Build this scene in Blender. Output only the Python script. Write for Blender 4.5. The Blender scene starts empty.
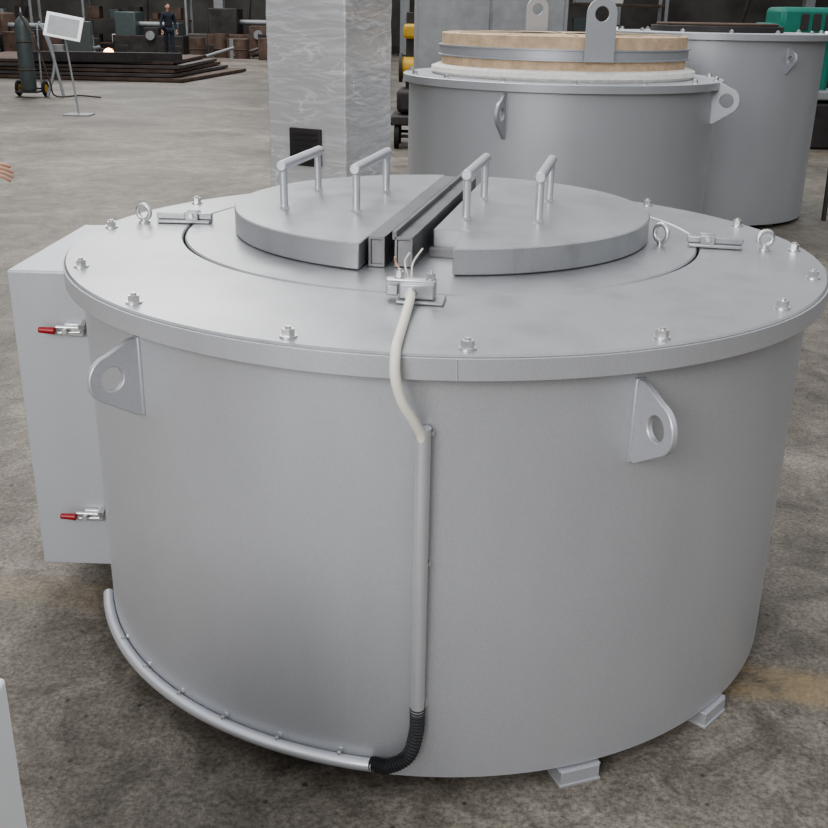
import bpy, bmesh, random
from math import *
from mathutils import Vector, Matrix
random.seed(4)
ZL = 1.0617   # furnace lid top
# ------------------------------------------------------------------ materials
def newmat(name):
    m = bpy.data.materials.new(name); m.use_nodes = True
    nt = m.node_tree; b = nt.nodes['Principled BSDF']
    return m, nt, b
def N(nt, t, **kw):
    n = nt.nodes.new(t)
    for k, v in kw.items():
        if k in n.inputs: n.inputs[k].default_value = v
        else: setattr(n, k, v)
    return n
def simple(name, col, metal=0.0, rough=0.5, var=0.12, scale=8, bump=0.0, bscale=60, coat=0.0):
    m, nt, b = newmat(name)
    tc = N(nt, 'ShaderNodeTexCoord')
    no = N(nt, 'ShaderNodeTexNoise', Scale=scale, Detail=5.0, Roughness=0.6)
    nt.links.new(tc.outputs['Object'], no.inputs['Vector'])
    cr = N(nt, 'ShaderNodeValToRGB')
    cr.color_ramp.elements[0].position = 0.3; cr.color_ramp.elements[1].position = 0.7
    cr.color_ramp.elements[0].color = tuple(c*(1-var) for c in col)+(1,)
    cr.color_ramp.elements[1].color = tuple(min(1, c*(1+var)) for c in col)+(1,)
    nt.links.new(no.outputs['Fac'], cr.inputs['Fac'])
    nt.links.new(cr.outputs['Color'], b.inputs['Base Color'])
    b.inputs['Metallic'].default_value = metal
    b.inputs['Roughness'].default_value = rough
    b.inputs['Coat Weight'].default_value = coat
    if bump > 0:
        n2 = N(nt, 'ShaderNodeTexNoise', Scale=bscale, Detail=4.0)
        nt.links.new(tc.outputs['Object'], n2.inputs['Vector'])
        bp = N(nt, 'ShaderNodeBump', Strength=bump, Distance=0.01)
        nt.links.new(n2.outputs['Fac'], bp.inputs['Height'])
        nt.links.new(bp.outputs['Normal'], b.inputs['Normal'])
    return m
def paint(name, col, rough=0.42, metal=0.55, smudge=0.06, dirt=0.0):
    m, nt, b = newmat(name)
    L = nt.links.new
    tc = N(nt, 'ShaderNodeTexCoord')
    n1 = N(nt, 'ShaderNodeTexNoise', Scale=2.2, Detail=5.0, Roughness=0.55)
    n2 = N(nt, 'ShaderNodeTexNoise', Scale=300.0, Detail=3.0)
    n3 = N(nt, 'ShaderNodeTexNoise', Scale=9.0, Detail=7.0, Roughness=0.7)
    n4 = N(nt, 'ShaderNodeTexNoise', Scale=1.7, Detail=1.0)
    mp = N(nt, 'ShaderNodeMapping'); mp.inputs['Scale'].default_value = (1, 1, 0.35)
    L(tc.outputs['Object'], mp.inputs['Vector'])
    for n in (n1, n3): L(mp.outputs['Vector'], n.inputs['Vector'])
    L(tc.outputs['Object'], n2.inputs['Vector']); L(tc.outputs['Object'], n4.inputs['Vector'])
    cr = N(nt, 'ShaderNodeValToRGB')
    cr.color_ramp.elements[0].position = .32; cr.color_ramp.elements[1].position = .68
    cr.color_ramp.elements[0].color = tuple(c*(1-smudge) for c in col)+(1,)
    cr.color_ramp.elements[1].color = tuple(c*(1+smudge*.5) for c in col)+(1,)
    L(n1.outputs['Fac'], cr.inputs['Fac'])
    sp = N(nt, 'ShaderNodeValToRGB')
    sp.color_ramp.elements[0].position = .30; sp.color_ramp.elements[0].color = (.92, .92, .92, 1)
    sp.color_ramp.elements[1].position = .62; sp.color_ramp.elements[1].color = (1.03, 1.03, 1.03, 1)
    L(n2.outputs['Fac'], sp.inputs['Fac'])
    mx = N(nt, 'ShaderNodeMix', data_type='RGBA', blend_type='MULTIPLY'); mx.inputs[0].default_value = 1
    L(cr.outputs['Color'], mx.inputs[6]); L(sp.outputs['Color'], mx.inputs[7])
    dr = N(nt, 'ShaderNodeValToRGB')
    dr.color_ramp.elements[0].position = .30; dr.color_ramp.elements[0].color = (1-dirt, 1-dirt*1.03, 1-dirt*1.08, 1)
    dr.color_ramp.elements[1].position = .50; dr.color_ramp.elements[1].color = (1, 1, 1, 1)
    L(n3.outputs['Fac'], dr.inputs['Fac'])
    mx2 = N(nt, 'ShaderNodeMix', data_type='RGBA', blend_type='MULTIPLY'); mx2.inputs[0].default_value = 1
    L(mx.outputs[2], mx2.inputs[6]); L(dr.outputs['Color'], mx2.inputs[7])
    L(mx2.outputs[2], b.inputs['Base Color'])
    mr = N(nt, 'ShaderNodeMapRange'); mr.inputs['To Min'].default_value = rough-.07; mr.inputs['To Max'].default_value = rough+.09
    L(n3.outputs['Fac'], mr.inputs['Value']); L(mr.outputs['Result'], b.inputs['Roughness'])
    b.inputs['Metallic'].default_value = metal
    b0 = N(nt, 'ShaderNodeBump', Strength=.35, Distance=.015); L(n4.outputs['Fac'], b0.inputs['Height'])
    bp = N(nt, 'ShaderNodeBump', Strength=.05, Distance=.001)
    L(n2.outputs['Fac'], bp.inputs['Height']); L(b0.outputs['Normal'], bp.inputs['Normal']); L(bp.outputs['Normal'], b.inputs['Normal'])
    return m
M_paint = paint('silver_paint', (.52, .53, .555), rough=.42, metal=.5)
M_lid = paint('silver_paint_lid', (.44, .446, .46), rough=.33, metal=.65, smudge=.10, dirt=.12)
M_chan = paint('channel_steel', (.22, .22, .225), rough=.38, metal=.7, smudge=.2, dirt=.2)
M_paint2 = paint('silver_paint_back', (.47, .485, .51), rough=.44, metal=.5)
M_zinc = simple('zinc_steel', (.66, .66, .66), .85, .33)
M_dark = simple('dark_gap', (.02, .02, .02), 0, .9)
M_tube = simple('alu_tube', (.64, .65, .68), .6, .34, var=.04)
M_flex = simple('black_conduit', (.03, .03, .032), 0, .4)
M_cable = simple('white_cable', (.78, .75, .66), 0, .5, var=.05)
M_red = simple('red_grip', (.30, .012, .018), 0, .35)
M_brick = simple('tan_insulation_board', (.60, .45, .31), 0, .85, var=.2, scale=14, bump=.5)
M_wool = simple('ceramic_wool', (.80, .78, .74), 0, .95, var=.1, scale=30, bump=1, bscale=25)
M_white = simple('white_panel', (.88, .89, .90), 0, .4, var=.02)
M_dsteel = simple('dark_steel', (.05, .045, .044), .3, .6, var=.4, scale=3)
M_rust = simple('brown_steel', (.12, .082, .064), .2, .7, var=.4, scale=3)
M_plate = simple('steel_sheet_stack', (.12, .105, .10), .4, .5, var=.3, scale=2)
M_yellow = simple('yellow_machine', (.50, .31, .03), 0, .45)
M_green = simple('green_machine', (.02, .20, .15), 0, .45)
M_gas = simple('gas_cylinder_paint', (.08, .10, .10), 0, .4)
M_rubber = simple('rubber', (.02, .02, .02), 0, .8)
M_skin = simple('skin', (.56, .33, .24), 0, .5, var=.06)
M_navy = simple('navy_cloth', (.02, .024, .038), 0, .9, bump=.3)
M_blk = simple('black_cloth', (.02, .02, .024), 0, .9, bump=.3)
M_hair = simple('hair', (.01, .009, .008), 0, .6)
M_grey = simple('grey_panel', (.30, .31, .32), .2, .5)
M_wall = simple('wall_dark', (.08, .075, .068), 0, .8, var=.5, scale=.6)
M_spark = bpy.data.materials.new('weld_arc'); M_spark.use_nodes = True
_b = M_spark.node_tree.nodes['Principled BSDF']; _b.inputs['Emission Color'].default_value = (1, .40, .12, 1); _b.inputs['Emission Strength'].default_value = 10

def floor_mat():
    m, nt, b = newmat('worn_concrete')
    L = nt.links.new
    tc = N(nt, 'ShaderNodeTexCoord')
    big = N(nt, 'ShaderNodeTexNoise', Scale=.7, Detail=9.0, Roughness=.65, Distortion=.5)
    mid = N(nt, 'ShaderNodeTexNoise', Scale=5.5, Detail=11.0, Roughness=.78, Distortion=1.0)
    fin = N(nt, 'ShaderNodeTexNoise', Scale=75.0, Detail=8.0, Roughness=.8)
    for n in (big, mid, fin): L(tc.outputs['Object'], n.inputs['Vector'])
    c1 = N(nt, 'ShaderNodeValToRGB')
    e = c1.color_ramp.elements
    e[0].position = .32; e[0].color = (.128, .110, .091, 1)
    e[1].position = .66; e[1].color = (.305, .275, .235, 1)
    e.new(.5).color = (.208, .184, .154, 1)
    L(big.outputs['Fac'], c1.inputs['Fac'])
    c2 = N(nt, 'ShaderNodeValToRGB')
    c2.color_ramp.elements[0].position = .38; c2.color_ramp.elements[0].color = (.56, .54, .52, 1)
    c2.color_ramp.elements[1].position = .60; c2.color_ramp.elements[1].color = (1.2, 1.2, 1.2, 1)
    L(mid.outputs['Fac'], c2.inputs['Fac'])
    m1 = N(nt, 'ShaderNodeMix', data_type='RGBA', blend_type='MULTIPLY'); m1.inputs[0].default_value = 1
    L(c1.outputs['Color'], m1.inputs[6]); L(c2.outputs['Color'], m1.inputs[7])
    c3 = N(nt, 'ShaderNodeValToRGB')
    c3.color_ramp.elements[0].position = .40; c3.color_ramp.elements[0].color = (.45, .45, .45, 1)
    c3.color_ramp.elements[1].position = .58; c3.color_ramp.elements[1].color = (1.2, 1.2, 1.2, 1)
    L(fin.outputs['Fac'], c3.inputs['Fac'])
    m2 = N(nt, 'ShaderNodeMix', data_type='RGBA', blend_type='MULTIPLY'); m2.inputs[0].default_value = .9
    L(m1.outputs[2], m2.inputs[6]); L(c3.outputs['Color'], m2.inputs[7])
    # dark spots
    vo = N(nt, 'ShaderNodeTexVoronoi', Scale=11.0); L(tc.outputs['Object'], vo.inputs['Vector'])
    cs = N(nt, 'ShaderNodeValToRGB')
    cs.color_ramp.elements[0].position = .05; cs.color_ramp.elements[0].color = (.25, .24, .23, 1)
    cs.color_ramp.elements[1].position = .09; cs.color_ramp.elements[1].color = (1, 1, 1, 1)
    L(vo.outputs['Distance'], cs.inputs['Fac'])
    m3 = N(nt, 'ShaderNodeMix', data_type='RGBA', blend_type='MULTIPLY'); m3.inputs[0].default_value = .85
    L(m2.outputs[2], m3.inputs[6]); L(cs.outputs['Color'], m3.inputs[7])
    # worn yellow marking lines
    sx = N(nt, 'ShaderNodeSeparateXYZ'); L(tc.outputs['Object'], sx.inputs['Vector'])
    def band(out, c, hw, soft=.012):
        a = N(nt, 'ShaderNodeMath', operation='SUBTRACT'); L(out, a.inputs[0]); a.inputs[1].default_value = c
        d = N(nt, 'ShaderNodeMath', operation='ABSOLUTE'); L(a.outputs[0], d.inputs[0])
        r = N(nt, 'ShaderNodeMapRange'); L(d.outputs[0], r.inputs['Value'])
        r.inputs['From Min'].default_value = hw-soft; r.inputs['From Max'].default_value = hw+soft
        r.inputs['To Min'].default_value = 1; r.inputs['To Max'].default_value = 0
        return r.outputs['Result']
    sk = N(nt, 'ShaderNodeMath', operation='MULTIPLY'); L(sx.outputs['X'], sk.inputs[0]); sk.inputs[1].default_value = .17
    ys0 = N(nt, 'ShaderNodeMath', operation='ADD'); L(sx.outputs['Y'], ys0.inputs[0]); L(sk.outputs[0], ys0.inputs[1])
    wob = N(nt, 'ShaderNodeMath', operation='MULTIPLY'); L(mid.outputs['Fac'], wob.inputs[0]); wob.inputs[1].default_value = .10
    ys = N(nt, 'ShaderNodeMath', operation='ADD'); L(ys0.outputs[0], ys.inputs[0]); L(wob.outputs[0], ys.inputs[1])
    b1 = band(ys.outputs[0], -.29, .075, .025)
    b2 = band(sx.outputs['Y'], 11.3, .08)
    mxm = N(nt, 'ShaderNodeMath', operation='MAXIMUM'); L(b1, mxm.inputs[0]); L(b2, mxm.inputs[1])
    wr = N(nt, 'ShaderNodeMapRange'); L(mid.outputs['Fac'], wr.inputs['Value'])
    wr.inputs['From Min'].default_value = .40; wr.inputs['From Max'].default_value = .58
    wr.inputs['To Min'].default_value = .08; wr.inputs['To Max'].default_value = .62
    # more worn to the left side of the hall
    wx = N(nt, 'ShaderNodeMapRange'); L(sx.outputs['X'], wx.inputs['Value'])
    wx.inputs['From Min'].default_value = -.8; wx.inputs['From Max'].default_value = .6
    wx.inputs['To Min'].default_value = .28; wx.inputs['To Max'].default_value = 1.0
    mm = N(nt, 'ShaderNodeMath', operation='MULTIPLY'); L(mxm.outputs[0], mm.inputs[0]); L(wr.outputs['Result'], mm.inputs[1])
    mm2 = N(nt, 'ShaderNodeMath', operation='MULTIPLY'); L(mm.outputs[0], mm2.inputs[0]); L(wx.outputs['Result'], mm2.inputs[1])
    m4 = N(nt, 'ShaderNodeMix', data_type='RGBA'); L(mm2.outputs[0], m4.inputs[0]); L(m3.outputs[2], m4.inputs[6])
    m4.inputs[7].default_value = (.36, .26, .125, 1)
    L(m4.outputs[2], b.inputs['Base Color'])
    rr = N(nt, 'ShaderNodeMapRange'); L(mid.outputs['Fac'], rr.inputs['Value'])
    rr.inputs['To Min'].default_value = .38; rr.inputs['To Max'].default_value = .72
    L(rr.outputs['Result'], b.inputs['Roughness'])
    bp = N(nt, 'ShaderNodeBump', Strength=.4, Distance=.01); L(fin.outputs['Fac'], bp.inputs['Height'])
    L(bp.outputs['Normal'], b.inputs['Normal'])
    return m
def film_mat():
    m, nt, b = newmat('film_wrapped_silver')
    L = nt.links.new
    tc = N(nt, 'ShaderNodeTexCoord')
    def wr(rot, scl, sc, dist, hw):
        mp = N(nt, 'ShaderNodeMapping'); mp.inputs['Rotation'].default_value = rot; mp.inputs['Scale'].default_value = scl
        L(tc.outputs['Object'], mp.inputs['Vector'])
        n = N(nt, 'ShaderNodeTexNoise', Scale=sc, Detail=2.0, Roughness=.5, Distortion=dist); L(mp.outputs['Vector'], n.inputs['Vector'])
        r = N(nt, 'ShaderNodeValToRGB'); e = r.color_ramp.elements
        e[0].position = .5-hw; e[0].color = (0, 0, 0, 1); e[1].position = .5+hw; e[1].color = (0, 0, 0, 1); e.new(.50).color = (1, 1, 1, 1)
        L(n.outputs['Fac'], r.inputs['Fac']); return n, r
    n1, r1 = wr((.3, .6, .2), (1.2, 1.2, 5), 1.8, .8, .022)
    n2, r2 = wr((-.5, -.8, .1), (1.5, 1.5, 6), 2.4, .6, .016)
    ad = N(nt, 'ShaderNodeMath', operation='MAXIMUM'); L(r1.outputs['Color'], ad.inputs[0]); L(r2.outputs['Color'], ad.inputs[1])
    pz = N(nt, 'ShaderNodeTexNoise', Scale=3.5, Detail=3.0); L(tc.outputs['Object'], pz.inputs['Vector'])
    pr = N(nt, 'ShaderNodeMapRange'); L(pz.outputs['Fac'], pr.inputs['Value']); pr.inputs['From Min'].default_value = .45; pr.inputs['From Max'].default_value = .62
    ml = N(nt, 'ShaderNodeMath', operation='MULTIPLY'); L(ad.outputs[0], ml.inputs[0]); L(pr.outputs['Result'], ml.inputs[1])
    mx = N(nt, 'ShaderNodeMix', data_type='RGBA'); L(ml.outputs[0], mx.inputs[0])
    mx.inputs[6].default_value = (.60, .605, .62, 1); mx.inputs[7].default_value = (.95, .95, .96, 1)  # white glints along the film wrinkles, painted into the base colour
    L(mx.outputs[2], b.inputs['Base Color'])
    b.inputs['Metallic'].default_value = .4; b.inputs['Roughness'].default_value = .32
    b.inputs['Coat Weight'].default_value = 1.0; b.inputs['Coat Roughness'].default_value = .04
    sm = N(nt, 'ShaderNodeMath', operation='ADD'); L(n1.outputs['Fac'], sm.inputs[0]); L(n2.outputs['Fac'], sm.inputs[1])
    bp = N(nt, 'ShaderNodeBump', Strength=.25, Distance=.02); L(sm.outputs[0], bp.inputs['Height'])
    bp2 = N(nt, 'ShaderNodeBump', Strength=.9, Distance=.06); L(sm.outputs[0], bp2.inputs['Height'])
    L(bp.outputs['Normal'], b.inputs['Normal']); L(bp2.outputs['Normal'], b.inputs['Coat Normal'])
    return m
# ------------------------------------------------------------------ helpers
COL = bpy.context.scene.collection
def root(name, loc=(0, 0, 0)):
    e = bpy.data.objects.new(name, None); e.location = loc; e.empty_display_size = .1; COL.objects.link(e); return e
def attach(o, p):
    if p is not None:
        o.parent = p; o.matrix_parent_inverse = Matrix.Translation(-Vector(p.location))
def mk(name, bm, mat, parent=None, smooth=True, ang=35, mods=None):
    me = bpy.data.meshes.new(name)
    bmesh.ops.recalc_face_normals(bm, faces=bm.faces)
    bm.to_mesh(me); bm.free()
    if mat: me.materials.append(mat)
    if smooth:
        me.polygons.foreach_set('use_smooth', [True]*len(me.polygons))
        try: me.set_sharp_from_angle(angle=radians(ang))
        except Exception: pass
    o = bpy.data.objects.new(name, me); COL.objects.link(o); attach(o, parent)
    return o
def bevel(o, w, seg=2):
    md = o.modifiers.new('bev', 'BEVEL'); md.width = w; md.segments = seg; md.limit_method = 'ANGLE'; md.angle_limit = radians(40)
    return o
def box(name, c, s, mat, parent=None, rot=(0, 0, 0), bev=.003, M=None):
    bm = bmesh.new(); bmesh.ops.create_cube(bm, size=1)
    bmesh.ops.scale(bm, vec=s, verts=bm.verts)
    from mathutils import Euler
    R = Euler(rot).to_matrix().to_4x4()
    T = Matrix.Translation(c) @ R
    if M is not None: T = M @ T
    bmesh.ops.transform(bm, matrix=T, verts=bm.verts)
    o = mk(name, bm, mat, parent)
    if bev > 0: bevel(o, bev)
    return o
def cyl(name, p0, p1, r, mat, parent=None, r2=None, seg=24, bev=0):
    p0 = Vector(p0); p1 = Vector(p1); d = p1-p0
    bm = bmesh.new()
    bmesh.ops.create_cone(bm, cap_ends=True, segments=seg, radius1=r, radius2=r if r2 is None else r2, depth=d.length)
    q = Vector((0, 0, 1)).rotation_difference(d.normalized()).to_matrix().to_4x4()
    bmesh.ops.transform(bm, matrix=Matrix.Translation((p0+p1)/2) @ q, verts=bm.verts)
    o = mk(name, bm, mat, parent)
    if bev: bevel(o, bev)
    return o
def lathe(name, prof, c, mat, parent=None, seg=160, ang=35):
    bm = bmesh.new(); rings = []
    for r, z in prof:
        if r < 1e-5: rings.append([bm.verts.new((c[0], c[1], z))])
        else: rings.append([bm.verts.new((c[0]+r*cos(2*pi*i/seg), c[1]+r*sin(2*pi*i/seg), z)) for i in range(seg)])
    for a, b2 in zip(rings, rings[1:]):
        for i in range(seg):
            j = (i+1) % seg
            if len(a) == 1 and len(b2) == 1: continue
            if len(a) == 1: bm.faces.new((a[0], b2[i], b2[j]))
            elif len(b2) == 1: bm.faces.new((a[i], a[j], b2[0]))
            else: bm.faces.new((a[i], a[j], b2[j], b2[i]))
    return mk(name, bm, mat, parent, ang=ang)
def spline(pts, n=10):
    P = [Vector(p) for p in pts]; P = [2*P[0]-P[1]]+P+[2*P[-1]-P[-2]]; out = []
    for i in range(1, len(P)-2):
        for k in range(n):
            t = k/n; a, b, c, d = P[i-1:i+3]
            out.append(.5*((2*b)+(c-a)*t+(2*a-5*b+4*c-d)*t*t+(3*b-a-3*c+d)*t**3))
    out.append(P[-2]); return out
def sweep(name, pts, r, mat, parent=None, seg=14, smooth_n=10, rf=None):
    P = spline(pts, smooth_n) if smooth_n else [Vector(p) for p in pts]
    bm = bmesh.new(); rings = []; up = None
    for i, p in enumerate(P):
        t = (P[min(i+1, len(P)-1)]-P[max(i-1, 0)]).normalized()
        if up is None:
            up = t.cross(Vector((0, 0, 1)))
            if up.length < .1: up = t.cross(Vector((1, 0, 0)))
        up = (up-t*up.dot(t)).normalized(); v = t.cross(up)
        rr = r if rf is None else rf(i, len(P))*r
        rings.append([bm.verts.new(p+(up*cos(2*pi*k/seg)+v*sin(2*pi*k/seg))*rr) for k in range(seg)])
    for a, b in zip(rings, rings[1:]):
        for k in range(seg):
            bm.faces.new((a[k], a[(k+1) % seg], b[(k+1) % seg], b[k]))
    bm.faces.new(rings[0]); bm.faces.new(rings[-1])
    return mk(name, bm, mat, parent, ang=60)
def plate(name, outline, thick, M, mat, parent=None, hole=None, bev=.002):
    """flat plate: outline in local XY, extruded along local Z (centred); optional round hole (x,y,r)"""
    bm = bmesh.new()
    n = len(outline)
    def layer(z): return [bm.verts.new((x, y, z)) for x, y in outline]
    top, bot = layer(thick/2), layer(-thick/2)
    if hole:
        hx, hy, hr = hole; k = 32
        def hl(z): return [bm.verts.new((hx+hr*cos(2*pi*i/k), hy+hr*sin(2*pi*i/k), z)) for i in range(k)]
        ht, hb = hl(thick/2), hl(-thick/2)
        for outer, inner in ((top, ht), (bot, hb)):
            es = [bm.edges.new((outer[i], outer[(i+1) % n])) for i in range(n)]+[bm.edges.new((inner[i], inner[(i+1) % k])) for i in range(k)]
            bmesh.ops.triangle_fill(bm, use_beauty=True, use_dissolve=False, edges=es)
        for i in range(k): bm.faces.new((ht[i], ht[(i+1) % k], hb[(i+1) % k], hb[i]))
    else:
        bm.faces.new(top); bm.faces.new(bot[::-1])
    for i in range(n): bm.faces.new((top[i], top[(i+1) % n], bot[(i+1) % n], bot[i]))
    bmesh.ops.transform(bm, matrix=M, verts=bm.verts)
    o = mk(name, bm, mat, parent, ang=30)
    if bev: bevel(o, bev, 1)
    return o
def torus(name, c, R, r, axis, mat, parent=None, seg=32):
    axis = Vector(axis).normalized(); u = axis.orthogonal().normalized(); v = axis.cross(u)
    bm = bmesh.new(); rings = []
    for i in range(seg):
        a = 2*pi*i/seg; d = u*cos(a)+v*sin(a)
        rings.append([bm.verts.new(Vector(c)+d*(R+r*cos(2*pi*k/12))+axis*r*sin(2*pi*k/12)) for k in range(12)])
    for i in range(seg):
        a, b = rings[i], rings[(i+1) % seg]
        for k in range(12): bm.faces.new((a[k], a[(k+1) % 12], b[(k+1) % 12], b[k]))
    return mk(name, bm, mat, parent)
def bolts(name, pts, mat, parent, r=.0135, h=.014, wr=.018):
    bm = bmesh.new()
    for (x, y, z) in pts:
        for (rr, z0, hh, sg) in ((wr, 0, .004, 20), (r, .004, h, 6), (r*.5, .004+h, .005, 10)):
            g = bmesh.ops.create_cone(bm, cap_ends=True, segments=sg, radius1=rr, radius2=rr*.96, depth=hh)
            bmesh.ops.rotate(bm, verts=g['verts'], cent=(0, 0, 0), matrix=Matrix.Rotation(random.random()*3, 3, 'Z'))
            bmesh.ops.translate(bm, vec=(x, y, z+z0+hh/2), verts=g['verts'])
    return mk(name, bm, mat, parent, ang=30)
def lug_outline(w, h, top=.35):
    """base on x=0 from y=-h/2..h/2, rounded nose at x=w, nose slightly above the middle"""
    r = h*.31; cy_ = h*.05; pts = [(0, -h/2), (w*.12, -h/2)]
    for i in range(15):
        a = radians(-62)+radians(142)*i/14
        pts.append((w-r+r*cos(a), cy_+r*sin(a)))
    pts += [(w*.18, h/2), (0, h/2)]
    return pts
def wall_lug(name, az, R, zc, w, h, c, parent, mat, thick=.014, hr=.027):
    a = radians(az); rad = Vector((cos(a), sin(a), 0)); tan = Vector((-sin(a), cos(a), 0))
    M = Matrix(((rad.x, 0, tan.x, c[0]+rad.x*R), (rad.y, 0, tan.y, c[1]+rad.y*R), (0, 1, 0, zc), (0, 0, 0, 1)))
    plate(name, lug_outline(w, h), thick, M, mat, parent, hole=(w-h*.31, h*.05, hr), bev=.002)
    # weld pad
    Mp = Matrix.Translation((c[0]+rad.x*(R+.002), c[1]+rad.y*(R+.002), zc)) @ Matrix.Rotation(a, 4, 'Z')
    box(name+'_weld', (0, 0, 0), (.008, thick+.010, h+.004), mat, parent, M=Mp, bev=.003)
def pol(az, r, c=(0, 0)): return (c[0]+r*cos(radians(az)), c[1]+r*sin(radians(az)))

# ------------------------------------------------------------------ main furnace
F = root('melting_furnace', (0, 0, 0))
R1 = .962
lathe('body_shell', [(0, .045), (R1-.01, .045), (R1, .05), (R1, ZL-.035), (R1-.02, ZL-.03)], (0, 0), M_paint, F)
# lid annulus with eccentric opening
CC = (-.012, .165)
def annulus(name, Ro, Ri, ci, zt, zb, mat, parent, seg=200):
    bm = bmesh.new()
    def ring(c, r, z): return [bm.verts.new((c[0]+r*cos(2*pi*i/seg), c[1]+r*sin(2*pi*i/seg), z)) for i in range(seg)]
    b = .004
    rs = [ring(ci, Ri, zb), ring(ci, Ri, zt-b), ring(ci, Ri+b, zt), ring((0, 0), Ro-b, zt), ring((0, 0), Ro, zt-b), ring((0, 0), Ro, zb), ring((0, 0), Ro-.02, zb)]
    for a, c in zip(rs, rs[1:]):
        for i in range(seg): bm.faces.new((a[i], a[(i+1) % seg], c[(i+1) % seg], c[i]))
    return mk(name, bm, mat, parent, ang=25)
annulus('lid_ring', 1.0, .733, CC, ZL, ZL-.048, M_lid, F)
lathe('rim_band', [(.999, ZL-.006), (1.0035, ZL-.007), (1.0035, ZL-.050), (.985, ZL-.050)], (0, 0), M_paint, F, seg=200)
lathe('lid_gap', [(0, ZL-.02), (.75, ZL-.02)], CC, M_dark, F, seg=96)
lathe('inner_cover', [(0, ZL+.001), (.723, ZL+.001), (.727, ZL-.003), (.727, ZL-.019)], CC, M_lid, F)
cyl('rim_weld', (.03, -1.003, ZL-.008), (.032, -1.003, ZL-.050), .002, M_paint, F, seg=8)
baz = [203.5, 226.5, 252, 273, 297, 321, 341, 0.5, 21.5, 45, 67, 92, 120, 147, 174]
bolts('lid_bolts', [pol(a, .962)+(ZL,) for a in baz], M_zinc, F)
# cover half-plates in rotated local frame
ROT = radians(-10)
LM = Matrix.Translation((CC[0]+.002, .205, 0)) @ Matrix.Rotation(ROT, 4, 'Z')
PR = .598; PT = .066
def arc(a0, a1, n=60, r=PR): return [(r*cos(a0+(a1-a0)*i/n), r*sin(a0+(a1-a0)*i/n)) for i in range(n+1)]
xl = -.095
aL = acos(xl/PR)
outL = arc(aL, 2*pi-aL)
plate('half_cover_left', outL, PT, LM @ Matrix.Translation((0, 0, ZL+.003+PT/2)), M_lid, F, bev=.003)
xr = .045; nx = .135; ny = -.36
a1 = acos(xr/PR); a0 = -acos(nx/PR)
outR = arc(a0, a1)+[(xr, ny), (nx, ny)]
plate('half_cover_right', outR, PT, LM @ Matrix.Translation((0, 0, ZL+.003+PT/2)), M_lid, F, bev=.003)
# hinge bars between plates: two parallel channels
z0 = ZL+.002
for nm, x0, x1, y0, y1, za, zb in (('hinge_channel_left_top', -.084, -.042, -.54, .50, .068, .076), ('hinge_channel_left_web', -.084, -.077, -.54, .50, 0, .070),
                           ('hinge_channel_left_foot', -.080, -.046, -.54, .50, 0, .008), ('hinge_channel_left_in', -.049, -.042, -.54, .50, .0, .070),
                           ('hinge_channel_right_top', -.020, .026, -.53, .50, .068, .076), ('hinge_channel_right_web', -.020, -.013, -.53, .50, 0, .070),
                           ('hinge_channel_right_out', .019, .026, -.53, .50, 0, .070), ('hinge_lip', -.026, -.014, -.53, .50, .068, .090)):
    box(nm, ((x0+x1)/2, (y0+y1)/2, z0+(za+zb)/2), (x1-x0, y1-y0, zb-za), M_chan, F, M=LM, bev=.001)
box('hinge_end_left', (-.063, -.530, ZL+.036), (.030, .010, .066), M_chan, F, M=LM, bev=.001)
box('hinge_end_right', (.003, -.520, ZL+.036), (.034, .010, .066), M_chan, F, M=LM, bev=.001)
box('notch_block', (.085, -.375, ZL+.012), (.09, .03, .022), M_chan, F, M=LM, bev=.001)
# handles
zt = ZL+.003+PT
for i, (hx, hy, ln) in enumerate([(-.416, -.03, .33), (-.207, -.01, .36), (.105, -.03, .34), (.300, -.01, .34)]):
    h = .120
    a = LM @ Vector((hx, hy-ln/2, zt)); b = LM @ Vector((hx, hy+ln/2, zt))
    hh = 'cover_handle_%d' % (i+1)
    for s, q in (('a', a), ('b', b)):
        cyl(hh+'_post_'+s, q, q+Vector((0, 0, h)), .0110, M_tube, F)
        cyl(hh+'_weld_'+s, q, q+Vector((0, 0, .006)), .016, M_lid, F, r2=.011)
    a = LM @ Vector((hx, hy-ln/2-.02, zt+h)); b = LM @ Vector((hx, hy+ln/2+.02, zt+h))
    cyl(hh+'_grip', a, b, .0145, M_tube, F, bev=.003)
# swing-bolt latches on lid
def swing(nm, p0, p1, eye, face):
    p0 = Vector(p0); p1 = Vector(p1); d = (p1-p0); a = atan2(d.y, d.x); L = d.length
    Mx = Matrix.Translation((p0.x, p0.y, ZL)) @ Matrix.Rotation(a, 4, 'Z')
    box(nm+'_base', (L/2, 0, .006), (L, .05, .010), M_lid, F, M=Mx)
    box(nm+'_bar', (L/2, 0, .02), (L*1.05, .022, .018), M_lid, F, M=Mx)
    box(nm+'_cheek_a', (L*.35, .018, .02), (.04, .008, .03), M_lid, F, M=Mx)
    box(nm+'_cheek_b', (L*.35, -.018, .02), (.04, .008, .03), M_lid, F, M=Mx)
    cyl(nm+'_pin', Mx @ Vector((L*.35, -.03, .024)), Mx @ Vector((L*.35, .03, .024)), .006, M_zinc, F)
    if eye:
        e = Vector(eye)
        torus(nm+'_eye', (e.x, e.y, ZL+.031), .021, .0065, face, M_zinc, F)
        cyl(nm+'_eye_stem', (e.x, e.y, ZL), (e.x, e.y, ZL+.014), .009, M_zinc, F)
        cyl(nm+'_eye_collar', (e.x, e.y, ZL), (e.x, e.y, ZL+.006), .017, M_zinc, F)
swing('latch_left', (-.69, .20), (-.845, .20), (-.885, .185), (.35, 1, 0))
swing('latch_right', (.68, .04), (.82, .015), (.880, .005), (-.2, 1, 0))
torus('cover_eye', (.600, .03, ZL+.035), .024, .0065, (1, .7, 0), M_zinc, F)
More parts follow.
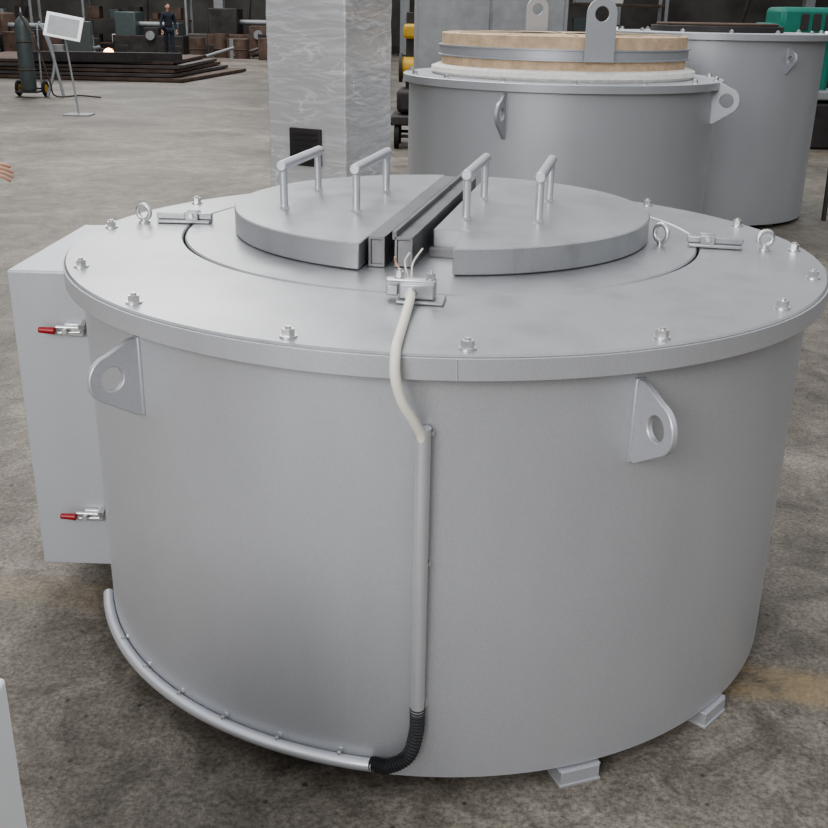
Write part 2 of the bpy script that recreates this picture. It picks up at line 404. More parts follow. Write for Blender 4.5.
cyl('cover_eye_stem', (.600, .03, ZL), (.600, .03, ZL+.014), .009, M_zinc, F)
# thermocouple terminal block
TB = Matrix.Translation((-.066, -.622, ZL)) @ Matrix.Rotation(radians(-6), 4, 'Z')
box('terminal_base', (.02, 0, .004), (.105, .07, .008), M_lid, F, M=TB)
box('terminal_block', (.012, 0, .026), (.078, .045, .036), M_lid, F, M=TB, bev=.004)
box('terminal_ear', (-.045, .012, .022), (.026, .03, .024), M_lid, F, M=TB)
box('terminal_cap', (-.003, .002, .046), (.110, .020, .008), M_zinc, F, M=TB)
for x, y in ((-.030, .006), (.040, .002)):
    p = TB @ Vector((x, y, .049)); bolts('terminal_screw', [tuple(p)], M_zinc, F, r=.010, h=.011, wr=.012)
cyl('terminal_gland', TB @ Vector((0.0, -.018, .024)), TB @ Vector((0.0, -.036, .022)), .012, M_zinc, F)
cable = [TB @ Vector((0, -.02, .024)), (-.069, -.69, ZL+.020), (-.076, -.81, ZL+.011), (-.082, -.95, ZL+.011), (-.084, -1.007, ZL+.005), (-.083, -1.022, ZL-.04),
         (-.070, -1.016, ZL-.09), (-.048, -1.000, ZL-.135), (-.032, -.984, ZL-.175), (-.029, -.979, ZL-.22)]
sweep('thermocouple_cable', cable, .0102, M_cable, F)
for k, dx in enumerate((-.02, 0, .018)):
    sweep('loose_wire_%d' % k, [(-.075+dx*.3, -.595, ZL+.04), (-.085+dx, -.58, ZL+.075), (-.075+dx*1.6, -.59, ZL+.09+.01*k)], .0022, M_cable if k else M_skin, F, seg=6)
# conduit
TX = -.029
cyl('conduit_vertical', (TX, -.978, .235), (TX, -.978, .905), .0150, M_tube, F)
for z in (.89, .60, .25):
    cyl('conduit_screw', (TX+.018, -.957, z), (TX+.018, -.972, z), .004, M_zinc, F, seg=8)
sweep('flex_conduit', [(TX, -.978, .25), (TX-.001, -.984, .19), (TX-.018, -.990, .13), (TX-.06, -.986, .097), (-.13, -.967, .085)], .0160, M_flex, F, smooth_n=16,
      rf=lambda i, n: 1.08 if i % 2 else .82)
low = [pol(a, .977)+(.083,) for a in range(263, 196, -3)]
sweep('conduit_floor', low, .0150, M_tube, F, smooth_n=4)
for a in (258, 249, 240, 231, 222, 213):
    x, y = pol(a, .977); cyl('conduit_clip', (x, y, .095), (x, y, .105), .0045, M_zinc, F, seg=8)
    x0, y0 = pol(a, .961); box('conduit_clip_tab', (x0, y0, .103), (.009, .009, .010), M_zinc, F, bev=.001)
# lugs
wall_lug('lift_lug_left', 226.5, R1, ZL-.165, .125, .178, (0, 0), F, M_paint)
wall_lug('lift_lug_right', 294.5, R1, ZL-.168, .130, .18, (0, 0), F, M_paint)
wall_lug('lift_lug_back_right', 44, R1, ZL-.165, .13, .17, (0, 0), F, M_paint)
wall_lug('lift_lug_back_left', 135, R1, ZL-.165, .13, .17, (0, 0), F, M_paint)
# feet: short channel pieces
for k, a in enumerate((291, 317.5, 20, 70, 115, 160)):
    Mf = Matrix.Translation(pol(a, .915)+(0,)) @ Matrix.Rotation(radians(a), 4, 'Z')
    box('foot_%d_sole' % k, (0, 0, .004), (.12, .105, .008), M_paint, F, M=Mf, bev=.001)
    box('foot_%d_web' % k, (0, 0, .023), (.115, .098, .038), M_paint, F, M=Mf, bev=.001)
    box('foot_%d_top' % k, (0, 0, .043), (.11, .105, .004), M_paint, F, M=Mf, bev=.001)
# side connection cabinet
CB = dict(x0=-1.155, x1=-.78, y0=-.185, y1=.44, z0=.12, z1=1.0)
box('terminal_cabinet', ((CB['x0']+CB['x1'])/2, (CB['y0']+CB['y1'])/2, (CB['z0']+CB['z1'])/2), (CB['x1']-CB['x0'], CB['y1']-CB['y0'], CB['z1']-CB['z0']), M_paint2, F, bev=.004)
box('cabinet_cover_lip', (-1.045, -.187, .56), (.214, .006, .874), M_paint2, F, bev=.002)
for k, z in enumerate((.845, .29)):
    y = -.20
    box('latch_%d_plate' % k, (-.985, y, z), (.05, .012, .035), M_zinc, F)
    cyl('latch_%d_rod' % k, (-1.03, y-.01, z+.008), (-.955, y-.012, z+.008), .005, M_zinc, F)
    cyl('latch_%d_rod_b' % k, (-1.03, y-.01, z-.008), (-.965, y-.012, z-.004), .004, M_zinc, F)
    cyl('latch_%d_nut' % k, (-.958, y-.022, z+.012), (-.958, y+.0, z+.022), .010, M_zinc, F, seg=6)
    cyl('latch_%d_pivot' % k, (-1.005, y+.01, z), (-1.005, y-.025, z), .007, M_zinc, F)
    cyl('latch_%d_grip' % k, (-1.03, y-.018, z), (-1.075, y-.02, z+.003), .010, M_red, F, r2=.008, bev=.003)

# ------------------------------------------------------------------ second furnace (open top with insulation)
c2 = (.78, 4.73); F2 = root('crucible_furnace', (c2[0], c2[1], 0))
z2 = 1.265
lathe('body', [(0, .03), (1.05, .03), (1.055, .035), (1.055, z2-.03)], c2, M_paint2, F2)
lathe('rim', [(.6, z2), (1.09, z2), (1.095, z2-.004), (1.095, z2-.05), (1.05, z2-.05)], c2, M_paint2, F2)
bolts('rim_bolts', [pol(a, 1.05, c2)+(z2,) for a in range(5, 360, 24)], M_zinc, F2, r=.018, h=.018, wr=.026)
lathe('wool_seal', [(.80, z2), (.885, z2), (.905, z2+.02), (.90, z2+.05), (.86, z2+.065), (.8, z2+.065)], c2, M_wool, F2)
lathe('lower_board', [(.5, z2+.06), (.825, z2+.06), (.83, z2+.065), (.83, z2+.14), (.7, z2+.14)], c2, M_brick, F2)
lathe('steel_band', [(.8, z2+.12), (.855, z2+.12), (.855, z2+.128), (.845, z2+.13), (.845, z2+.18), (.855, z2+.183), (.855, z2+.191), (.8, z2+.193)], c2, M_paint2, F2)
lathe('top_board', [(0, z2+.27), (.82, z2+.27), (.832, z2+.262), (.832, z2+.185), (.7, z2+.185)], c2, M_brick, F2)
for k, a in enumerate(range(0, 180, 30)):
    x, y = pol(a, .822, c2); x2, y2 = pol(a+180, .822, c2)
    cyl('board_joint_%d' % k, (x, y, z2+.2695), (x2, y2, z2+.2695), .003, M_dark, F2, seg=6)
def ear(nm, x, y, w, z0, z1, rot):
    r = w/2; h = z1-z0
    o = [(-r, 0), (r, 0)]+[(r*cos(pi*i/14), h-r+r*sin(pi*i/14)) for i in range(15)]
    M = Matrix.Translation((x, y, z0)) @ Matrix.Rotation(rot, 4, 'Z') @ Matrix.Rotation(pi/2, 4, 'X')
    plate(nm, o, .02, M, M_paint2, F2, hole=(0, h-r, r*.48))
ear('lift_ear_front', *pol(-81, .868, c2), .185, z2+.12, z2+.49, radians(6))
ear('lift_ear_back', c2[0]-.12, c2[1]+.86, .17, z2+.15, z2+.51, radians(10))
wall_lug('lug_a', 246, 1.055, z2-.20, .15, .27, c2, F2, M_paint2, thick=.02, hr=.04)
wall_lug('lug_b', 334, 1.055, z2-.13, .18, .27, c2, F2, M_paint2, thick=.02, hr=.045)
wall_lug('lug_c', 66, 1.055, z2-.22, .15, .26, c2, F2, M_paint2, thick=.02, hr=.04)
for k in range(6):
    x, y = pol(30+60*k, .9, c2); box('foot_%d' % k, (x, y, .015), (.14, .12, .03), M_paint2, F2)

# ------------------------------------------------------------------ third furnace
c3 = (2.30, 6.75); F3 = root('holding_furnace', (c3[0], c3[1], 0)); z3 = 1.54
lathe('body', [(0, .03), (.90, .03), (.905, .035), (.905, z3-.03)], c3, M_paint2, F3)
lathe('rim', [(0, z3), (.955, z3), (.96, z3-.004), (.96, z3-.05), (.9, z3-.05)], c3, M_paint2, F3)
bolts('rim_bolts', [pol(a, .9, c3)+(z3,) for a in range(0, 360, 24)], M_zinc, F3, r=.018, h=.018, wr=.026)
lathe('cover', [(0, z3+.05), (.55, z3+.05), (.555, z3+.045), (.555, z3)], c3, M_dsteel, F3)
torus('cover_ring', (c3[0], c3[1], z3+.06), .5, .012, (0, 0, 1), M_rust, F3)
wall_lug('lug_a', 296, .905, z3-.2, .10, .2, c3, F3, M_paint2, thick=.02, hr=.030)
cyl('drain_pipe', (c3[0]+1.05, c3[1]-.35, .0), (c3[0]+1.03, c3[1]-.3, 1.42), .02, M_dsteel, F3)
for k in range(5):
    x, y = pol(18+72*k, .75, c3); box('foot_%d' % k, (x, y, .015), (.14, .12, .03), M_paint2, F3)

# ------------------------------------------------------------------ film wrapped cabinet
M_film = film_mat()
K = root('film_wrapped_cabinet', (-.57, 3.145, 0))
KM = Matrix.Translation((-.57, 3.145, 0)) @ Matrix.Rotation(radians(-25), 4, 'Z')   # local: -x along left face, +y along right face
bm = bmesh.new(); bmesh.ops.create_cube(bm, size=1)
bmesh.ops.scale(bm, vec=(.52, .54, 2.35), verts=bm.verts); bmesh.ops.translate(bm, vec=(-.26, .27, 1.205), verts=bm.verts)
bmesh.ops.subdivide_edges(bm, edges=[e for e in bm.edges if abs((e.verts[0].co-e.verts[1].co).z) > 1], cuts=40)
for v in bm.verts:
    v.co.x += random.uniform(-.003, .003); v.co.y += random.uniform(-.003, .003)
bmesh.ops.transform(bm, matrix=KM, verts=bm.verts)
bevel(mk('wrapped_body', bm, M_film, K), .008)
box('plinth', (-.26, .27, .02), (.48, .50, .04), M_dsteel, K, M=KM)
VZ = .915
box('vent_grille', (-.265, -.006, VZ), (.21, .02, .21), M_dsteel, K, M=KM)
for k in range(6): box('vent_slat_%d' % k, (-.265, -.018, VZ-.075+.03*k), (.17, .006, .012), M_rubber, K, M=KM, bev=.001)

# ------------------------------------------------------------------ white cabinet near camera
W = root('white_cabinet', (-.95, -1.72, 0))
box('housing', (-.884, -1.94, .44), (.66, .44, .80), M_white, W, bev=.006)
box('door', (-.884, -2.165, .44), (.60, .012, .72), M_white, W, bev=.004)
box('plinth', (-.884, -1.94, .02), (.60, .40, .04), M_dsteel, W)
cyl('door_knob', (-.65, -2.17, .5), (-.65, -2.20, .5), .015, M_zinc, W)

# ------------------------------------------------------------------ background
def gasbottle():
    x, y = -8.02, 17.56
    E = root('gas_cylinder_cart', (x, y, 0))
    lathe('cylinder', [(0, .12), (.13, .12), (.145, .15), (.145, 1.25), (.12, 1.36), (.06, 1.43), (.035, 1.45), (.035, 1.52), (0, 1.52)], (x, y), M_gas, E, seg=32)
    cyl('valve', (x, y, 1.5), (x, y, 1.60), .02, M_zinc, E); cyl('valve_wheel', (x, y, 1.60), (x, y, 1.63), .05, M_dsteel, E)
    for s in (-1, 1):
        sweep('frame_%d' % s, [(x+s*.19, y+.15, .1), (x+s*.19, y+.2, .8), (x+s*.17, y+.3, 1.25), (x+s*.17, y+.45, 1.35)], .018, M_grey, E, seg=8, smooth_n=4)
        torus('wheel_%d' % s, (x+s*.26, y+.15, .15), .12, .03, (1, 0, 0), M_rubber, E)
        cyl('hub_%d' % s, (x+s*.24, y+.15, .15), (x+s*.28, y+.15, .15), .08, M_yellow, E)
    box('toe_plate', (x, y-.02, .10), (.42, .34, .03), M_dsteel, E)
    cyl('axle', (x-.24, y+.15, .15), (x+.24, y+.15, .15), .015, M_dsteel, E)
    for z in (.5, 1.0): torus('strap_%d' % int(z*10), (x, y, z), .15, .012, (0, 0, 1), M_rust, E)
    sweep('hose', [(x, y-.05, 1.5), (x+.3, y-.2, 1.0), (x+.45, y-.1, .3), (x+.5, y, .03), (x+.9, y+.2, .03), (x+1.4, y-.1, .03)], .015, M_rust, E, seg=8)
    # rod stand next to cylinder
    sweep('handle_bar', [(x+.35, y, .02), (x+.5, y+.1, .6), (x+.42, y+.1, 1.1), (x+.30, y+.1, 1.3)], .03, M_grey, E, seg=8)
    sweep('brace_bar', [(x+.62, y+.1, .02), (x+.5, y+.1, .7), (x+.36, y+.1, 1.2)], .03, M_grey, E, seg=8)
gasbottle()
x, y = -5.95, 14.25
S = root('sign_stand', (x, y, 0))
cyl('pole', (x, y, .02), (x-.12, y, 1.32), .016, M_grey, S)
box('base', (x, y, .012), (.42, .34, .024), M_grey, S)
box('board', (x-.10, y-.03, 1.34), (.56, .02, .40), M_white, S, rot=(radians(-28), radians(10), radians(8)), bev=.002)
box('board_print', (x-.10, y-.044, 1.343), (.46, .006, .30), M_grey, S, rot=(radians(-28), radians(10), radians(8)), bev=.0)
# stacked steel sheets
SP = root('steel_sheet_stack', (-8.5, 24, 0))
for k in range(5):
    box('sheet_%d' % k, (-9.4+random.uniform(-.2, .2), 25+random.uniform(-.3, .3), .05+.09*k), (6.6-.3*k, 5.2-.3*k, .07), M_plate if k % 2 else M_rust, SP, rot=(0, 0, radians(-6+2*k)), bev=.004)
box('loose_beam', (-8.2, 22.9, .52), (3.6, .25, .22), M_dsteel, SP, rot=(0, 0, radians(8)))
WL = root('weld_spark', (-10.6, 28.8, 0))
bm = bmesh.new(); bmesh.ops.create_icosphere(bm, subdivisions=2, radius=.16); bmesh.ops.translate(bm, vec=(-9.9, 28.6, .36), verts=bm.verts)
mk('arc_flash', bm, M_spark, WL)
box('workpiece', (-9.9, 28.7, .10), (.9, .5, .2), M_dsteel, WL)
# machines along the far side
def machine(name, x, y, w, d, h, mat, mat2, seed):
    random.seed(seed)
    E = root(name, (x, y, 0))
    box('bed', (x, y, h*.2), (w, d, h*.4), mat, E, bev=.03)
    box('headstock', (x-w*.32, y, h*.62), (w*.30, d*.85, h*.5), mat2, E, bev=.04)
    box('tailstock', (x+w*.34, y, h*.52), (w*.16, d*.6, h*.28), mat2, E, bev=.03)
    cyl('spindle', (x-w*.2, y-.05, h*.62), (x+w*.3, y-.05, h*.62), .09, M_grey, E)
    box('carriage', (x+w*.05, y-d*.1, h*.47), (w*.2, d*.8, h*.18), mat, E, bev=.02)
    cyl('handwheel', (x+w*.05, y-d*.55, h*.4), (x+w*.05, y-d*.62, h*.4), .16, M_grey, E)
    for s in (-1, 1): box('leg_%d' % s, (x+s*w*.38, y, h*.1), (w*.18, d*1.05, h*.2), M_dsteel, E, bev=.02)
    cyl('lamp_arm', (x-w*.1, y+d*.3, h*.5), (x-w*.05, y+d*.1, h*1.25), .03, M_dsteel, E)
machine('lathe_machine', -14.0, 33.5, 4.2, 1.3, 1.6, M_dsteel, M_rust, 1)
machine('lathe_machine', -15.5, 27, 3.4, 1.3, 1.7, M_dsteel, M_rust, 2)
machine('lathe_machine', -7.2, 38, 3.6, 1.4, 1.9, M_rust, M_dsteel, 3)
machine('lathe_machine', -11.0, 37.5, 2.6, 1.4, 1.7, M_dsteel, M_gas, 4)
def rack(name, x, y, w, d, h):
    E = root(name, (x, y, 0))
    for sx in (-1, 1):
        for sy in (-1, 1): box('post', (x+sx*w/2, y+sy*d/2, h/2), (.08, .08, h), M_grey, E, bev=.005)
    for k in range(3): box('shelf_%d' % k, (x, y, .3+k*h/3), (w, d, .05), M_rust, E, bev=.005)
    for k in range(14):
        cc = random.choice([M_grey, M_dsteel, M_rust, M_gas, M_wool]); s = random.uniform(.2, .5)
        box('stock_%d' % k, (x-w*.42+(k % 5)*w*.2, y, .33+(k % 3)*h/3+s/2), (s, .5, s), cc, E, bev=.02)
rack('storage_rack', -12.2, 40, 4, .9, 2.6); rack('storage_rack', -5.0, 40.3, 3.4, .9, 2.6); rack('storage_rack', -17.5, 38, 4, .9, 2.6)
rack('storage_rack', 3.5, 26, 4, .9, 2.4)
# mixed stock: pipes, offcuts and crates, one pile per object
def pile(name, cx_, cy_, w, d, hmax, n, seed):
    rnd = random.Random(seed); E = root(name, (cx_, cy_, 0))
    for k in range(n):
        px = cx_+rnd.uniform(-w, w)/2; py = cy_+rnd.uniform(-d, d)/2; m = rnd.choice([M_grey, M_dsteel, M_rust, M_rust, M_gas, M_plate])
        t = rnd.random()
        if t < .4:
            s = (rnd.uniform(.3, .9), rnd.uniform(.3, .7), rnd.uniform(.2, hmax)); box('crate_%d' % k, (px, py, s[2]/2), s, m, E, rot=(0, 0, rnd.uniform(-.5, .5)), bev=.02)
        elif t < .75:
            L = rnd.uniform(.8, 2); a = rnd.uniform(-.4, .4); z = rnd.uniform(.08, hmax*.7)
            cyl('pipe_%d' % k, (px-L/2*cos(a), py-L/2*sin(a), .08), (px+L/2*cos(a), py+L/2*sin(a), z), .05, m, E, seg=12)
        else:
            cyl('drum_%d' % k, (px, py, 0), (px, py, rnd.uniform(.5, .9)), .28, m, E)
            torus('drum_rib_%d' % k, (px, py, .3), .285, .015, (0, 0, 1), m, E)
pile('scrap_metal_pile', -13.0, 31, 4.2, 1.0, 1.3, 22, 1)
pile('scrap_metal_pile', -7.0, 35.5, 4.0, 1.6, 1.2, 20, 2)
for k, (px, py) in enumerate(((-16.5, 34.6), (-9.2, 41), (-1.8, 41), (6.5, 41), (14, 41))):
    E = root('steel_column', (px, py, 0))
    box('web', (px, py, 4), (.05, .36, 8), M_grey, E, bev=.0)
    for s in (-1, 1): box('flange_%d' % s, (px, py+s*.19, 4), (.36, .03, 8), M_grey, E, bev=.0)
    box('base_plate', (px, py, .02), (.6, .6, .04), M_dsteel, E)
# grey control box behind furnace 2
G = root('control_cabinet', (.40, 9.2, 0))
gx = .43
box('housing', (gx, 9.2, 1.02), (1.62, .7, 1.96), M_grey, G, bev=.01)
box('door_a', (gx-.39, 8.84, 1.02), (.75, .02, 1.8), M_grey, G, bev=.006); box('door_b', (gx+.39, 8.84, 1.02), (.75, .02, 1.8), M_grey, G, bev=.006)
box('plinth', (gx, 9.2, .02), (1.56, .66, .04), M_dsteel, G); cyl('door_handle', (gx-.04, 8.82, .95), (gx-.04, 8.82, 1.15), .012, M_zinc, G)
# yellow hoist trolley
Y = root('yellow_hoist', (-.55, 11.2, 0))
box('chassis', (-.38, 11.2, .35), (.7, .8, .12), M_dsteel, Y, bev=.02)
box('motor_housing', (-.45, 11.2, .58), (.42, .5, .30), M_dsteel, Y, bev=.06)
cyl('drum', (-.62, 11.2, .98), (-.12, 11.2, .98), .13, M_yellow, Y)
for s in (-.62, -.37, -.12): cyl('drum_flange', (s-.02, 11.2, .98), (s+.02, 11.2, .98), .18, M_dsteel, Y)
box('mast', (-.5, 11.35, 1.0), (.12, .12, 1.3), M_dsteel, Y, bev=.01); box('top_block', (-.42, 11.3, 1.42), (.34, .3, .18), M_yellow, Y, bev=.04)
box('frame_bar', (-.2, 11.35, 1.0), (.06, .06, 1.2), M_yellow, Y, bev=.01)
for sx in (-.65, -.1):
    for sy in (10.9, 11.5): cyl('wheel', (sx-.03, sy, .15), (sx+.03, sy, .15), .15, M_rubber, Y)
for s in (10.9, 11.5): cyl('axle', (-.68, s, .15), (-.08, s, .15), .02, M_dsteel, Y)
box('side_bracket', (-.38, 11.2, .25), (.1, .7, .2), M_dsteel, Y)
# green machine
GM = root('green_machine', (5.1, 12.3, 0))
box('base', (5.1, 12.3, .3), (2.0, 1.1, .6), M_dsteel, GM, bev=.03)
box('column', (4.7, 12.4, 1.0), (.9, .8, 1.2), M_green, GM, bev=.05)
box('head', (5.2, 12.2, 1.62), (1.7, .8, .36), M_green, GM, bev=.06)
cyl('motor', (5.7, 12.2, 1.3), (5.7, 12.2, 1.85), .2, M_green, GM); cyl('chuck', (5.4, 12.0, .75), (5.4, 12.0, 1.4), .08, M_zinc, GM)
box('worktable', (5.4, 12.1, .7), (1.0, .7, .12), M_grey, GM, bev=.02)
for k in range(4): box('vent_%d' % k, (4.65+.16*k, 11.79, 1.62), (.10, .02, .2), M_dsteel, GM, bev=.004)
machine('lathe_machine', 5.5, 17.0, 3.6, 1.2, 1.6, M_dsteel, M_green, 5)
machine('lathe_machine', 2.2, 19.0, 3.4, 1.2, 1.7, M_dsteel, M_rust, 6)

# ------------------------------------------------------------------ people
def skin(name, verts, edges, radii, mat, parent, rootv=0, sub=2):
    me = bpy.data.meshes.new(name); me.from_pydata([tuple(v) for v in verts], edges, [])
    o = bpy.data.objects.new(name, me); COL.objects.link(o); attach(o, parent)
    md = o.modifiers.new('skin', 'SKIN'); md.use_smooth_shade = True
    if not me.skin_vertices: 
        bm = bmesh.new(); bm.from_mesh(me); bm.verts.layers.skin.verify(); bm.to_mesh(me); bm.free()
    for i, r in enumerate(radii):
        sv = me.skin_vertices[0].data[i]; sv.radius = (r, r) if not isinstance(r, tuple) else r; sv.use_root = (i == rootv)
    s = o.modifiers.new('sub', 'SUBSURF'); s.levels = sub; s.render_levels = sub
    me.materials.append(mat); return o
def hand(name, wrist, fwd, upv, parent, side=1, curl=.5):
    """wrist point, forward direction, palm-back normal up"""
    f = Vector(fwd).normalized(); u = Vector(upv); u = (u-f*u.dot(f)).normalized(); s = f.cross(u)*side
    w = Vector(wrist)
    P = lambda a, b, c: w+f*a+s*b+u*c
    skin(name+'_palm', [P(-.02, 0, 0), P(.025, 0, 0), P(.06, 0, 0), P(.088, 0, 0)], [(0, 1), (1, 2), (2, 3)], [.024, (.030, .019), (.038, .017), (.036, .013)], M_skin, parent)
    for i, (off, ln) in enumerate(((.030, .072), (.010, .080), (-.010, .075), (-.029, .058))):
        b = P(.078, off, 0); pts = [b]; a = .15+curl*.3; d = ln
        for seg in (.45, .32, .23):
            b = b+(f*cos(a)-u*sin(a))*d*seg+s*off*.08; pts.append(b); a += curl*.7
        skin(name+'_finger_%d' % (i+1), pts, [(0, 1), (1, 2), (2, 3)], [.0095, .009, .0082, .0065], M_skin, parent)
    t = [P(.015, .020, -.004), P(.045, .042, -.012), P(.070, .052, -.020), P(.090, .050, -.028)]
    skin(name+'_thumb', t, [(0, 1), (1, 2), (2, 3)], [.014, .012, .010, .008], M_skin, parent)
def head(name, c, face, parent, cap=None):
    f = Vector(face).normalized(); r = f.cross(Vector((0, 0, 1))).normalized(); c = Vector(c)
    B = Matrix(((f.x, r.x, 0, c.x), (f.y, r.y, 0, c.y), (f.z, r.z, 1, c.z), (0, 0, 0, 1)))
    bm = bmesh.new(); bmesh.ops.create_uvsphere(bm, u_segments=24, v_segments=18, radius=1)
    for v in bm.verts:
        x, y, z = v.co; k = 1-.22*max(0, -z)**1.2
        v.co = Vector((x*.098*(k if x < 0 else 1-.10*max(0, -z)), y*.076*k, z*.118))
        if x > .75 and abs(y) < .25 and -.35 < z < .1: v.co.x += .018*(1-abs(y)*4)
    bmesh.ops.transform(bm, matrix=B, verts=bm.verts); mk(name+'_skull', bm, M_skin, parent, ang=180)
    bm = bmesh.new(); bmesh.ops.create_uvsphere(bm, u_segments=24, v_segments=18, radius=1)
    bmesh.ops.delete(bm, geom=[v for v in bm.verts if v.co.z < .15+.45*max(0, v.co.x) and not (v.co.x < -.1 and v.co.z > -.35)], context='VERTS')
    for v in bm.verts: v.co = Vector((v.co.x*.106-.003, v.co.y*.084, v.co.z*.127))
    bmesh.ops.transform(bm, matrix=B, verts=bm.verts); mk(name+'_hair', bm, cap or M_hair, parent, ang=180)
    def blob(n, p, s, m):
        bm = bmesh.new(); bmesh.ops.create_icosphere(bm, subdivisions=2, radius=1); bmesh.ops.scale(bm, vec=s, verts=bm.verts)
        bmesh.ops.translate(bm, vec=p, verts=bm.verts); bmesh.ops.transform(bm, matrix=B, verts=bm.verts); mk(n, bm, m, parent)
    for s in (-1, 1):
        blob(name+'_ear', (0, s*.078, -.005), (.018, .008, .030), M_skin)
        blob(name+'_eye', (.086, s*.030, .004), (.010, .012, .007), M_white); blob(name+'_iris', (.094, s*.030, .004), (.004, .005, .005), M_hair)
        blob(name+'_brow', (.091, s*.030, .024), (.006, .017, .004), M_hair)
    blob(name+'_nose', (.103, 0, -.018), (.014, .012, .022), M_skin); blob(name+'_mouth', (.090, 0, -.058), (.006, .022, .006), M_red)
def person(name, loc, yaw, top, trs, handpose=None, stride=.18, H=1.72, knee=None, ank=None):
    E = root(name, (loc[0], loc[1], 0))
    k = H/1.72
    ca, sa = cos(yaw), sin(yaw)
    def P(f, l, z): return Vector((loc[0]+(f*ca-l*sa)*k, loc[1]+(f*sa+l*ca)*k, z*k))
    kn = knee or (stride*.55, .10, .50); an = ank or (stride, .10, .10)
    # trousers
    V = [P(0, 0, .96), P(0, .09, .90), P(*kn), P(*an), P(0, -.09, .90), P(-stride*.25, -.10, .50), P(-stride*.9, -.10, .11)]
    skin('trousers', V, [(0, 1), (1, 2), (2, 3), (0, 4), (4, 5), (5, 6)], [(.15, .12), .098, .072, .055, .098, .072, .055], trs, E)
    for s, fx in ((1, an[0]), (-1, -stride*.9)):
        skin('shoe_%d' % s, [P(fx-.05, s*.10, .05), P(fx+.03, s*.10, .052), P(fx+.11, s*.105, .04), P(fx+.17, s*.11, .035)], [(0, 1), (1, 2), (2, 3)], [.042, .046, .040, .030], M_rubber, E)
    # right arm (l=-) posed, left arm (l=+) hanging
    if handpose: el, wr = handpose
    else: el, wr = (.02, -.27, 1.12), (.10, -.27, .90)
    V = [P(0, 0, .93), P(.0, 0, 1.10), P(-.01, 0, 1.28), P(-.01, 0, 1.42), P(.0, 0, 1.50),
         P(-.01, .17, 1.40), P(-.03, .24, 1.14), P(.06, .25, .92), P(-.01, -.17, 1.40), P(*el), P(*wr)]
    skin('shirt', V, [(0, 1), (1, 2), (2, 3), (3, 4), (3, 5), (5, 6), (6, 7), (3, 8), (8, 9), (9, 10)],
         [(.16, .125), (.145, .11), (.165, .12), (.13, .10), .06, .075, .052, .040, .075, .052, .038], top, E)
    skin('neck', [P(0, 0, 1.46), P(.01, 0, 1.53), P(.015, 0, 1.58)], [(0, 1), (1, 2)], [.056, .052, .052], M_skin, E)
    head('head', P(.02, 0, 1.635), (ca, sa, -.0), E)
    return E, P
E1, P1 = person('standing_worker', (-2.66, 2.02), 0.0, M_blk, M_navy, handpose=((.12, -.24, 1.12), (.52, -.12, .960)), stride=.20, knee=(.43, .10, .57), ank=(.20, .10, .10))
w = P1(.52, -.12, .960); hand('right_hand', w+Vector((.01, 0, 0)), (1, .10, -.10), (0, -.7, .7), E1, side=1, curl=.5)
hand('left_hand', P1(.07, .25, .89), (.1, 0, -1), (0, 1, 0), E1, side=-1, curl=.4)
E2, P2 = person('far_worker', (-9.85, 35.4), radians(-60), M_navy, M_navy, stride=.12, H=1.75)
hand('right_hand', P2(.11, -.27, .88), (.1, 0, -1), (0, 1, 0), E2); hand('left_hand', P2(.07, .25, .89), (.1, 0, -1), (0, 1, 0), E2, side=-1)

# ------------------------------------------------------------------ room shell
bm = bmesh.new(); bmesh.ops.create_grid(bm, x_segments=2, y_segments=2, size=1)
bmesh.ops.scale(bm, vec=(24, 26, 1), verts=bm.verts); bmesh.ops.translate(bm, vec=(0, 17, 0), verts=bm.verts)
mk('floor', bm, floor_mat(), None, smooth=False)
box('wall_back', (0, 42.9, 4), (48, .2, 8), M_wall, None, bev=0)
box('wall_left', (-23.9, 17, 4), (.2, 52, 8), M_wall, None, bev=0)
box('wall_right', (23.9, 17, 4), (.2, 52, 8), M_wall, None, bev=0)
bxm = box('baseboard_back', (0, 42.75, .15), (47.5, .06, .3), M_dsteel, None, bev=0)

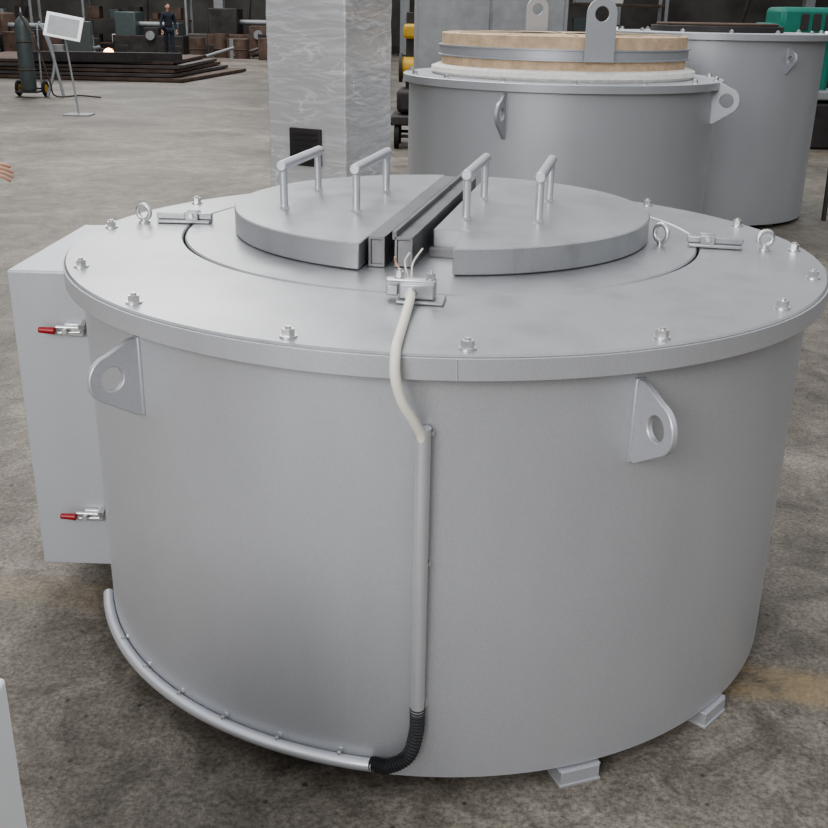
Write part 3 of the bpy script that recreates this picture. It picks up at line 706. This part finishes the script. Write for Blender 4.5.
# ------------------------------------------------------------------ light
wd = bpy.data.worlds.new('overcast_hall'); bpy.context.scene.world = wd; wd.use_nodes = True
nt = wd.node_tree; bg = nt.nodes['Background']
tc = nt.nodes.new('ShaderNodeTexCoord'); sp = nt.nodes.new('ShaderNodeSeparateXYZ'); cr = nt.nodes.new('ShaderNodeValToRGB')
nt.links.new(tc.outputs['Generated'], sp.inputs['Vector']); nt.links.new(sp.outputs['Z'], cr.inputs['Fac'])
e = cr.color_ramp.elements
e[0].position = 0.0; e[0].color = (.28, .28, .285, 1); e[1].position = .9; e[1].color = (.94, .97, 1.0, 1)
e.new(.12).color = (.43, .435, .45, 1); e.new(.35).color = (.77, .79, .82, 1)
nt.links.new(cr.outputs['Color'], bg.inputs['Color']); bg.inputs['Strength'].default_value = .92
def area(name, loc, target, sx, sy, power, col=(1, 1, 1)):
    l = bpy.data.lights.new(name, 'AREA'); l.shape = 'RECTANGLE'; l.size = sx; l.size_y = sy; l.energy = power; l.color = col
    o = bpy.data.objects.new(name, l); COL.objects.link(o); o.location = loc
    o.rotation_euler = (Vector(target)-Vector(loc)).to_track_quat('-Z', 'Y').to_euler()
area('skylight_a', (-3, 9, 8.5), (-1.5, 6, 0), 5, 12, 700, (1, .99, .97))
area('fill_light_far', (-10, 31, 8.5), (-10, 31, 0), 6, 10, 900, (1, .99, .97))  # added fill lamp, brightens the far left workshop clutter
area('window_light_front', (-4.0, -8, 4.5), (0, 0, .6), 5, 3.5, 520, (1, .99, .98))
try: bpy.context.scene.view_settings.look = 'AgX - Medium High Contrast'
except Exception: pass

# ------------------------------------------------------------------ camera
f, pit, roll, yaw = 1029.94, .3724, .0187, -.0261
cy, sy = cos(yaw), sin(yaw)
fw = Vector((sy*cos(pit), cy*cos(pit), -sin(pit))); rt = Vector((cy, -sy, 0)); up = rt.cross(fw)
r2 = rt*cos(roll)+up*sin(roll); u2 = -rt*sin(roll)+up*cos(roll)
cd = bpy.data.cameras.new('camera'); cd.sensor_width = 36; cd.lens = 36*f/828; cd.clip_end = 200
co = bpy.data.objects.new('camera', cd); COL.objects.link(co)
co.matrix_world = Matrix(((r2.x, u2.x, -fw.x, 0), (r2.y, u2.y, -fw.y, -2.8273), (r2.z, u2.z, -fw.z, ZL+.594), (0, 0, 0, 1)))
bpy.context.scene.camera = co
